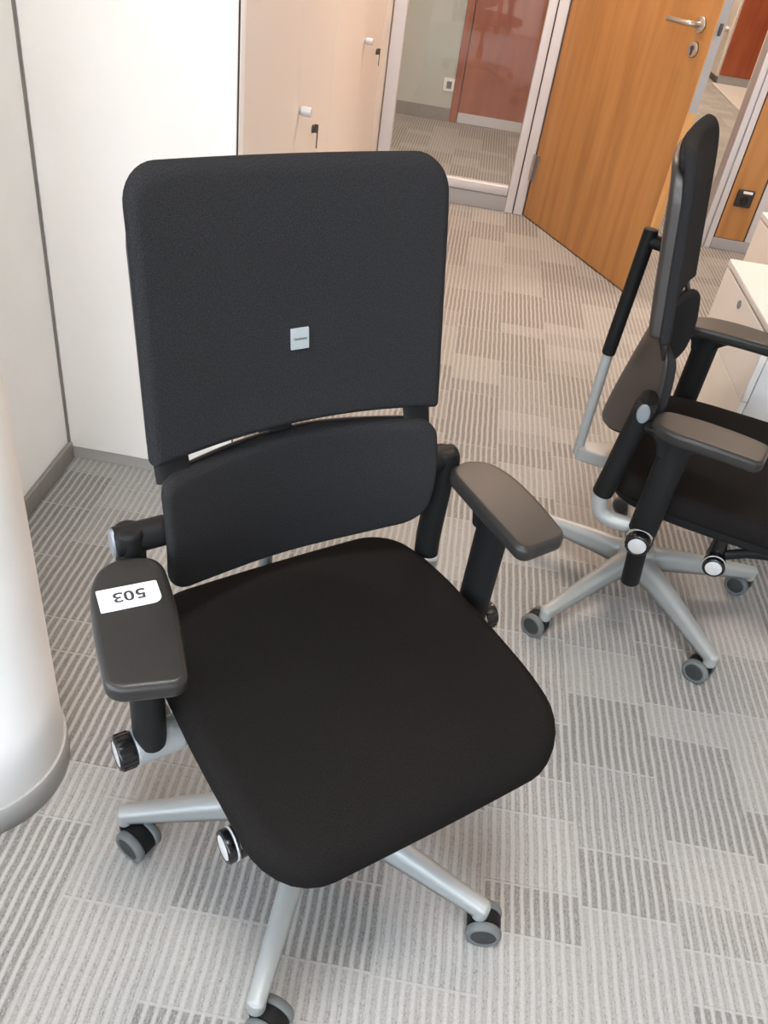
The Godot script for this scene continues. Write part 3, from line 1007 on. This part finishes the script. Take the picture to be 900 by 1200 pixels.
	var lsh_fn := func(a: float, b: float, c: float) -> Vector3:
		return lum_fn.call(a * 0.985, 0.735 + (b - 0.735) * 0.985, c)
	obj("lumbar_shell", finish([pillow(lo, -0.020, -0.0125, 0.005, 0.002, lsh_fn, 3, 7)]), M.shell, lum)

	# --- straps that join the two back parts
	var y0 := 0.712
	for s in [[-0.178, 0.022], [0.178, 0.022], [-0.02, 0.016]]:
		var x0: float = s[0]
		var pa: Vector3 = lum_fn.call(x0, 0.715, -0.012)
		var pb: Vector3 = back_fn.call(x0, 0.775, -0.026)
		obj("back_strap", finish([sweep([pa, pa.lerp(pb, 0.3), pa.lerp(pb, 0.7), pb], [Vector2(s[1], 0.005)], PackedVector2Array(), 0.3, Vector3(0, 0, 1))]), M.plastic, t)

	# --- rear column: silver fork, silver tube, black sleeve and its link to the shell
	var cz: Vector2 = P.col
	var fo := round_poly([Vector2(-0.048, -0.10), Vector2(0.048, -0.10), Vector2(0.017, cz.x - 0.002), Vector2(-0.017, cz.x - 0.002)], [0.006, 0.006, 0.008, 0.008], 4, 0.05)
	var fork_fn := func(a: float, b: float, c: float) -> Vector3:
		return Vector3(a, c + L + 0.18 * (b + 0.12), b)
	var colm := obj("rear_column", finish([pillow(fo, 0.326, 0.360, 0.005, 0.005, fork_fn, 3, 2), rod(Vector3(0, 0.318 + L, cz.x), Vector3(0, 0.60 + L, cz.x - 0.004 + (cz.y - cz.x) * 0.45), 0.0112, 0.3, 20)]), M.silver, t)
	var cbot := Vector3(0, 0.575 + L, cz.x - 0.004 + (cz.y - cz.x) * 0.45)
	var ctop := Vector3(0, 0.846 + L, cz.y)
	obj("column_sleeve", finish([rod(cbot, ctop, 0.0145, 0.25, 20)]), M.plastic, colm)
	var shz: float = back_z.call(0.0, 0.821 + L - float(P.back_dy)) - 0.03
	obj("column_link", finish([rod(Vector3(0, 0.824 + L, cz.y), Vector3(0, 0.821 + L, shz + 0.004), 0.0135, 0.2, 18)]), M.plastic, colm)

	# --- arms
	var pv: Vector2 = P.pivot
	for k in 2:
		var s := -1.0 if k == 0 else 1.0
		# curved silver tube to the lumbar arm, black sleeve, pivot
		var tb := obj("support_tube", finish([sweep(smooth_path([Vector3(s * 0.238, 0.343 + L, -0.022), Vector3(s * 0.238, 0.338 + L, -0.07), Vector3(s * 0.238, 0.340 + L, -0.094), Vector3(s * 0.238, 0.353 + L, -0.112), Vector3(s * 0.238, 0.38 + L, -0.119), Vector3(s * 0.238, 0.42 + L, -0.1185)], 6), [Vector2(0.0165, 0.0165)], ring(20), 0.3)]), M.silver, t)
		obj("support_sleeve", finish([sweep([Vector3(s * 0.238, 0.388 - L * 0.5, -0.119), Vector3(s * 0.238, 0.45 + L, (pv.y - 0.119) / 2 - 0.004), Vector3(s * 0.238, 0.55 + L, pv.y + (-0.119 - pv.y) * 0.3), Vector3(s * 0.238, pv.x + 0.018, pv.y)], [Vector2(0.0185, 0.0212)], ring(24), 0.35)]), M.plastic, tb)
		obj("pivot", finish([rod(Vector3(s * 0.258, pv.x, pv.y), Vector3(s * 0.188, pv.x, pv.y), 0.0195, 0.2, 28)]), M.plastic, tb)
		var capf := func(a: float, b: float, c: float) -> Vector3:
			return Vector3(s * (0.2565 + c), pv.x + a + 0.0, pv.y + b - a * 0.06)
		var co := PackedVector2Array()
		for q in ring(28):
			co.append(Vector2(q.x * 0.0195, q.y * 0.0125))
		obj("pivot_cap", finish([pillow(co, 0.0, 0.0045, 0.0, 0.003, capf, 3, 3)]), M.cap_grey, tb)

		# armrest: oval post, bracket, pad
		var py: float = P.pad_y
		var pp: Array = P.pads[k]
		var low := 0.222
		var px := s * 0.263
		var post := [sweep([Vector3(px, 0.352 + L, -0.02), Vector3(px, 0.44 + L, -0.02), Vector3(px, 0.50 + L, -0.02), Vector3(px, py - 0.014, -0.02)], [Vector2(0.021, 0.028)], ring(28), 0.25, Vector3(0, 0, 1))]
		var arm := obj("armrest", finish(post), M.plastic, t)
		if P.tail:
			obj("post_tail", finish([rod(Vector3(px, low, -0.004), Vector3(px, 0.36 + L, -0.02), 0.019, 0.2, 24)]), M.plastic, arm)
		var bo2 := round_poly([Vector2(-0.07, 0.0), Vector2(0.075, 0.0), Vector2(0.03, -0.022), Vector2(0.012, -0.05), Vector2(-0.03, -0.05), Vector2(-0.036, -0.02)], [0.004, 0.004, 0.03, 0.006, 0.006, 0.02], 5, 0.05)
		var bfn := func(a: float, b: float, c: float) -> Vector3:
			return Vector3(px + c, py - 0.02 + b, -0.02 + a)
		obj("pad_bracket", finish([pillow(bo2, -0.017, 0.017, 0.004, 0.004, bfn, 3, 2)]), M.plastic, arm)
		# pad outline in its own axes: x outwards, z forwards
		var o1 := [Vector2(-0.040, -0.095), Vector2(-0.014, -0.108), Vector2(0.022, -0.106), Vector2(0.045, -0.075), Vector2(0.050, -0.01), Vector2(0.043, 0.096), Vector2(-0.041, 0.104), Vector2(-0.046, 0.0)]
		if s < 0:
			for j in o1.size():
				o1[j] = Vector2(-o1[j].x, o1[j].y)
		var po := round_poly(o1, [0.022, 0.02, 0.025, 0.03, 0.06, 0.018, 0.018, 0.06], 6, 0.02)
		var pfn := func(a: float, b: float, c: float) -> Vector3:
			return Vector3(a, c - 0.004 * (b / 0.1) * (b / 0.1), b)
		var pad := obj("arm_pad", finish([pillow(po, -0.026, 0.0, 0.010, 0.008, pfn, 5, 5)]), M.pad, t)
		pad.transform = Transform3D(Basis(Vector3.UP, deg_to_rad(pp[2])), Vector3(pp[0], py, pp[1]))
		if P.number and k == 0:
			var lab := round_poly([Vector2(-0.034, -0.0185), Vector2(0.034, -0.0185), Vector2(0.034, 0.0185), Vector2(-0.034, 0.0185)], [0.0015, 0.002, 0.010, 0.0015], 4, 0.012)
			var T := pad.transform.affine_inverse() * Transform3D(Basis(Vector3.UP, deg_to_rad(-7.0)), Vector3(-0.270, py, -0.035))
			var sfn := func(a: float, b: float, c: float) -> Vector3:
				var w := T * Vector3(a, 0, -b)
				return Vector3(w.x, c - 0.004 * (w.z / 0.1) * (w.z / 0.1), w.z)
			# outline b is turned so that the worn corner lies at the front inner end
			var lb := PackedVector2Array()
			for q in lab:
				lb.append(Vector2(q.x, -q.y))
			obj("number_sticker", finish([pillow(lb, 0.0001, 0.0008, 0.0, 0.0003, sfn, 2, 3)]), M.paper, pad).set_meta("label", "white paper sticker printed 503")
			var tm := TextMesh.new()
			tm.text = "503"
			tm.font = font("Droid Sans", 700)
			tm.font_size = 32
			tm.pixel_size = 0.0165 / 23.5
			tm.depth = 0.0002
			var tx := obj("sticker_number", tm, M.ink, pad)
			tx.transform = T * Transform3D(Basis(Vector3(-1, 0, 0), Vector3(0, 0, 1), Vector3(0, 1, 0)), Vector3(0.0, 0.0006, -0.001))

		# knob at the end of the cross tube
		var kb := []
		var kprof := [Vector2(0, 0), Vector2(0.0228, 0), Vector2(0.0240, 0.002), Vector2(0.0244, 0.012), Vector2(0.0238, 0.021), Vector2(0.0222, 0.0235), Vector2(0.0185, 0.0235), Vector2(0.0182, 0.021), Vector2(0, 0.021)]
		kb.append(moved(lathe(kprof, 40), Transform3D(along(Vector3(s, 0, 0)), Vector3(s * 0.285, 0.345 + L, -0.02))))
		for j in 18:
			var a := TAU * j / 18.0
			kb.append(moved(bx(Vector3(0, 0.0115, 0), Vector3(0.0016, 0.017, 0.003), 0.0005), Transform3D(along(Vector3(s, 0, 0)) * Basis(Vector3.UP, a), Vector3(s * 0.285, 0.345 + L, -0.02)) * Transform3D(Basis(), Vector3(0.0242, 0, 0))))
		var kn := obj("tension_knob", finish(kb), M.gloss, t)
		obj("knob_cap", finish([moved(lathe([Vector2(0, 0), Vector2(0.0178, 0), Vector2(0.0172, 0.0022), Vector2(0, 0.003)], 36), Transform3D(along(Vector3(s, 0, 0)), Vector3(s * 0.306, 0.345 + L, -0.02)))]), M.silver_cap, kn)

	# --- front adjusting knob on the chair's right, its stem and the control box with a lever
	var fk := Vector3(-0.196, 0.30 + L, 0.138)
	var fkn := obj("seat_knob", finish([moved(lathe([Vector2(0, 0), Vector2(0.019, 0), Vector2(0.0215, 0.003), Vector2(0.022, 0.014), Vector2(0.021, 0.0165), Vector2(0, 0.0165)], 36), Transform3D(along(Vector3.LEFT), fk)),
		moved(lathe([Vector2(0, 0), Vector2(0.0215, 0), Vector2(0.0222, 0.002), Vector2(0.0222, 0.009), Vector2(0.0204, 0.0115), Vector2(0.0172, 0.0115), Vector2(0.0170, 0.010), Vector2(0, 0.010)], 36), Transform3D(along(Vector3.LEFT), fk + Vector3(-0.0205, 0, 0))),
		sweep([fk + Vector3(0.010, 0.0, 0), fk + Vector3(0.012, 0.04, -0.004), fk + Vector3(0.02, 0.09, -0.006)], [Vector2(0.016, 0.02), Vector2(0.013, 0.015), Vector2(0.014, 0.016)], PackedVector2Array(), 0.3, Vector3(0, 0, 1))]), M.gloss, t)
	obj("knob_ring", finish([moved(lathe([Vector2(0, 0), Vector2(0.0223, 0), Vector2(0.0223, 0.0038), Vector2(0, 0.0038)], 36), Transform3D(along(Vector3.LEFT), fk + Vector3(-0.0166, 0, 0)))]), M.silver_cap, fkn)
	obj("knob_cap", finish([moved(lathe([Vector2(0, 0), Vector2(0.0166, 0), Vector2(0.0160, 0.002), Vector2(0, 0.0026)], 32), Transform3D(along(Vector3.LEFT), fk + Vector3(-0.0303, 0, 0)))]), M.silver_cap, fkn)
	obj("lever", finish([sweep([fk + Vector3(0.004, 0.016, 0.012), fk + Vector3(0.012, 0.032, 0.05), fk + Vector3(0.018, 0.042, 0.095)], [Vector2(0.008, 0.011)], PackedVector2Array(), 0.4)]), M.plastic, t)
	obj("control_box", finish([bx(Vector3(-0.165, 0.352 + L, 0.215), Vector3(0.045, 0.03, 0.06), 0.006)]), M.gloss, t)


func font(called: String, weight := 400) -> SystemFont:
	var f := SystemFont.new()
	f.font_names = PackedStringArray([called])
	f.font_weight = weight
	return f
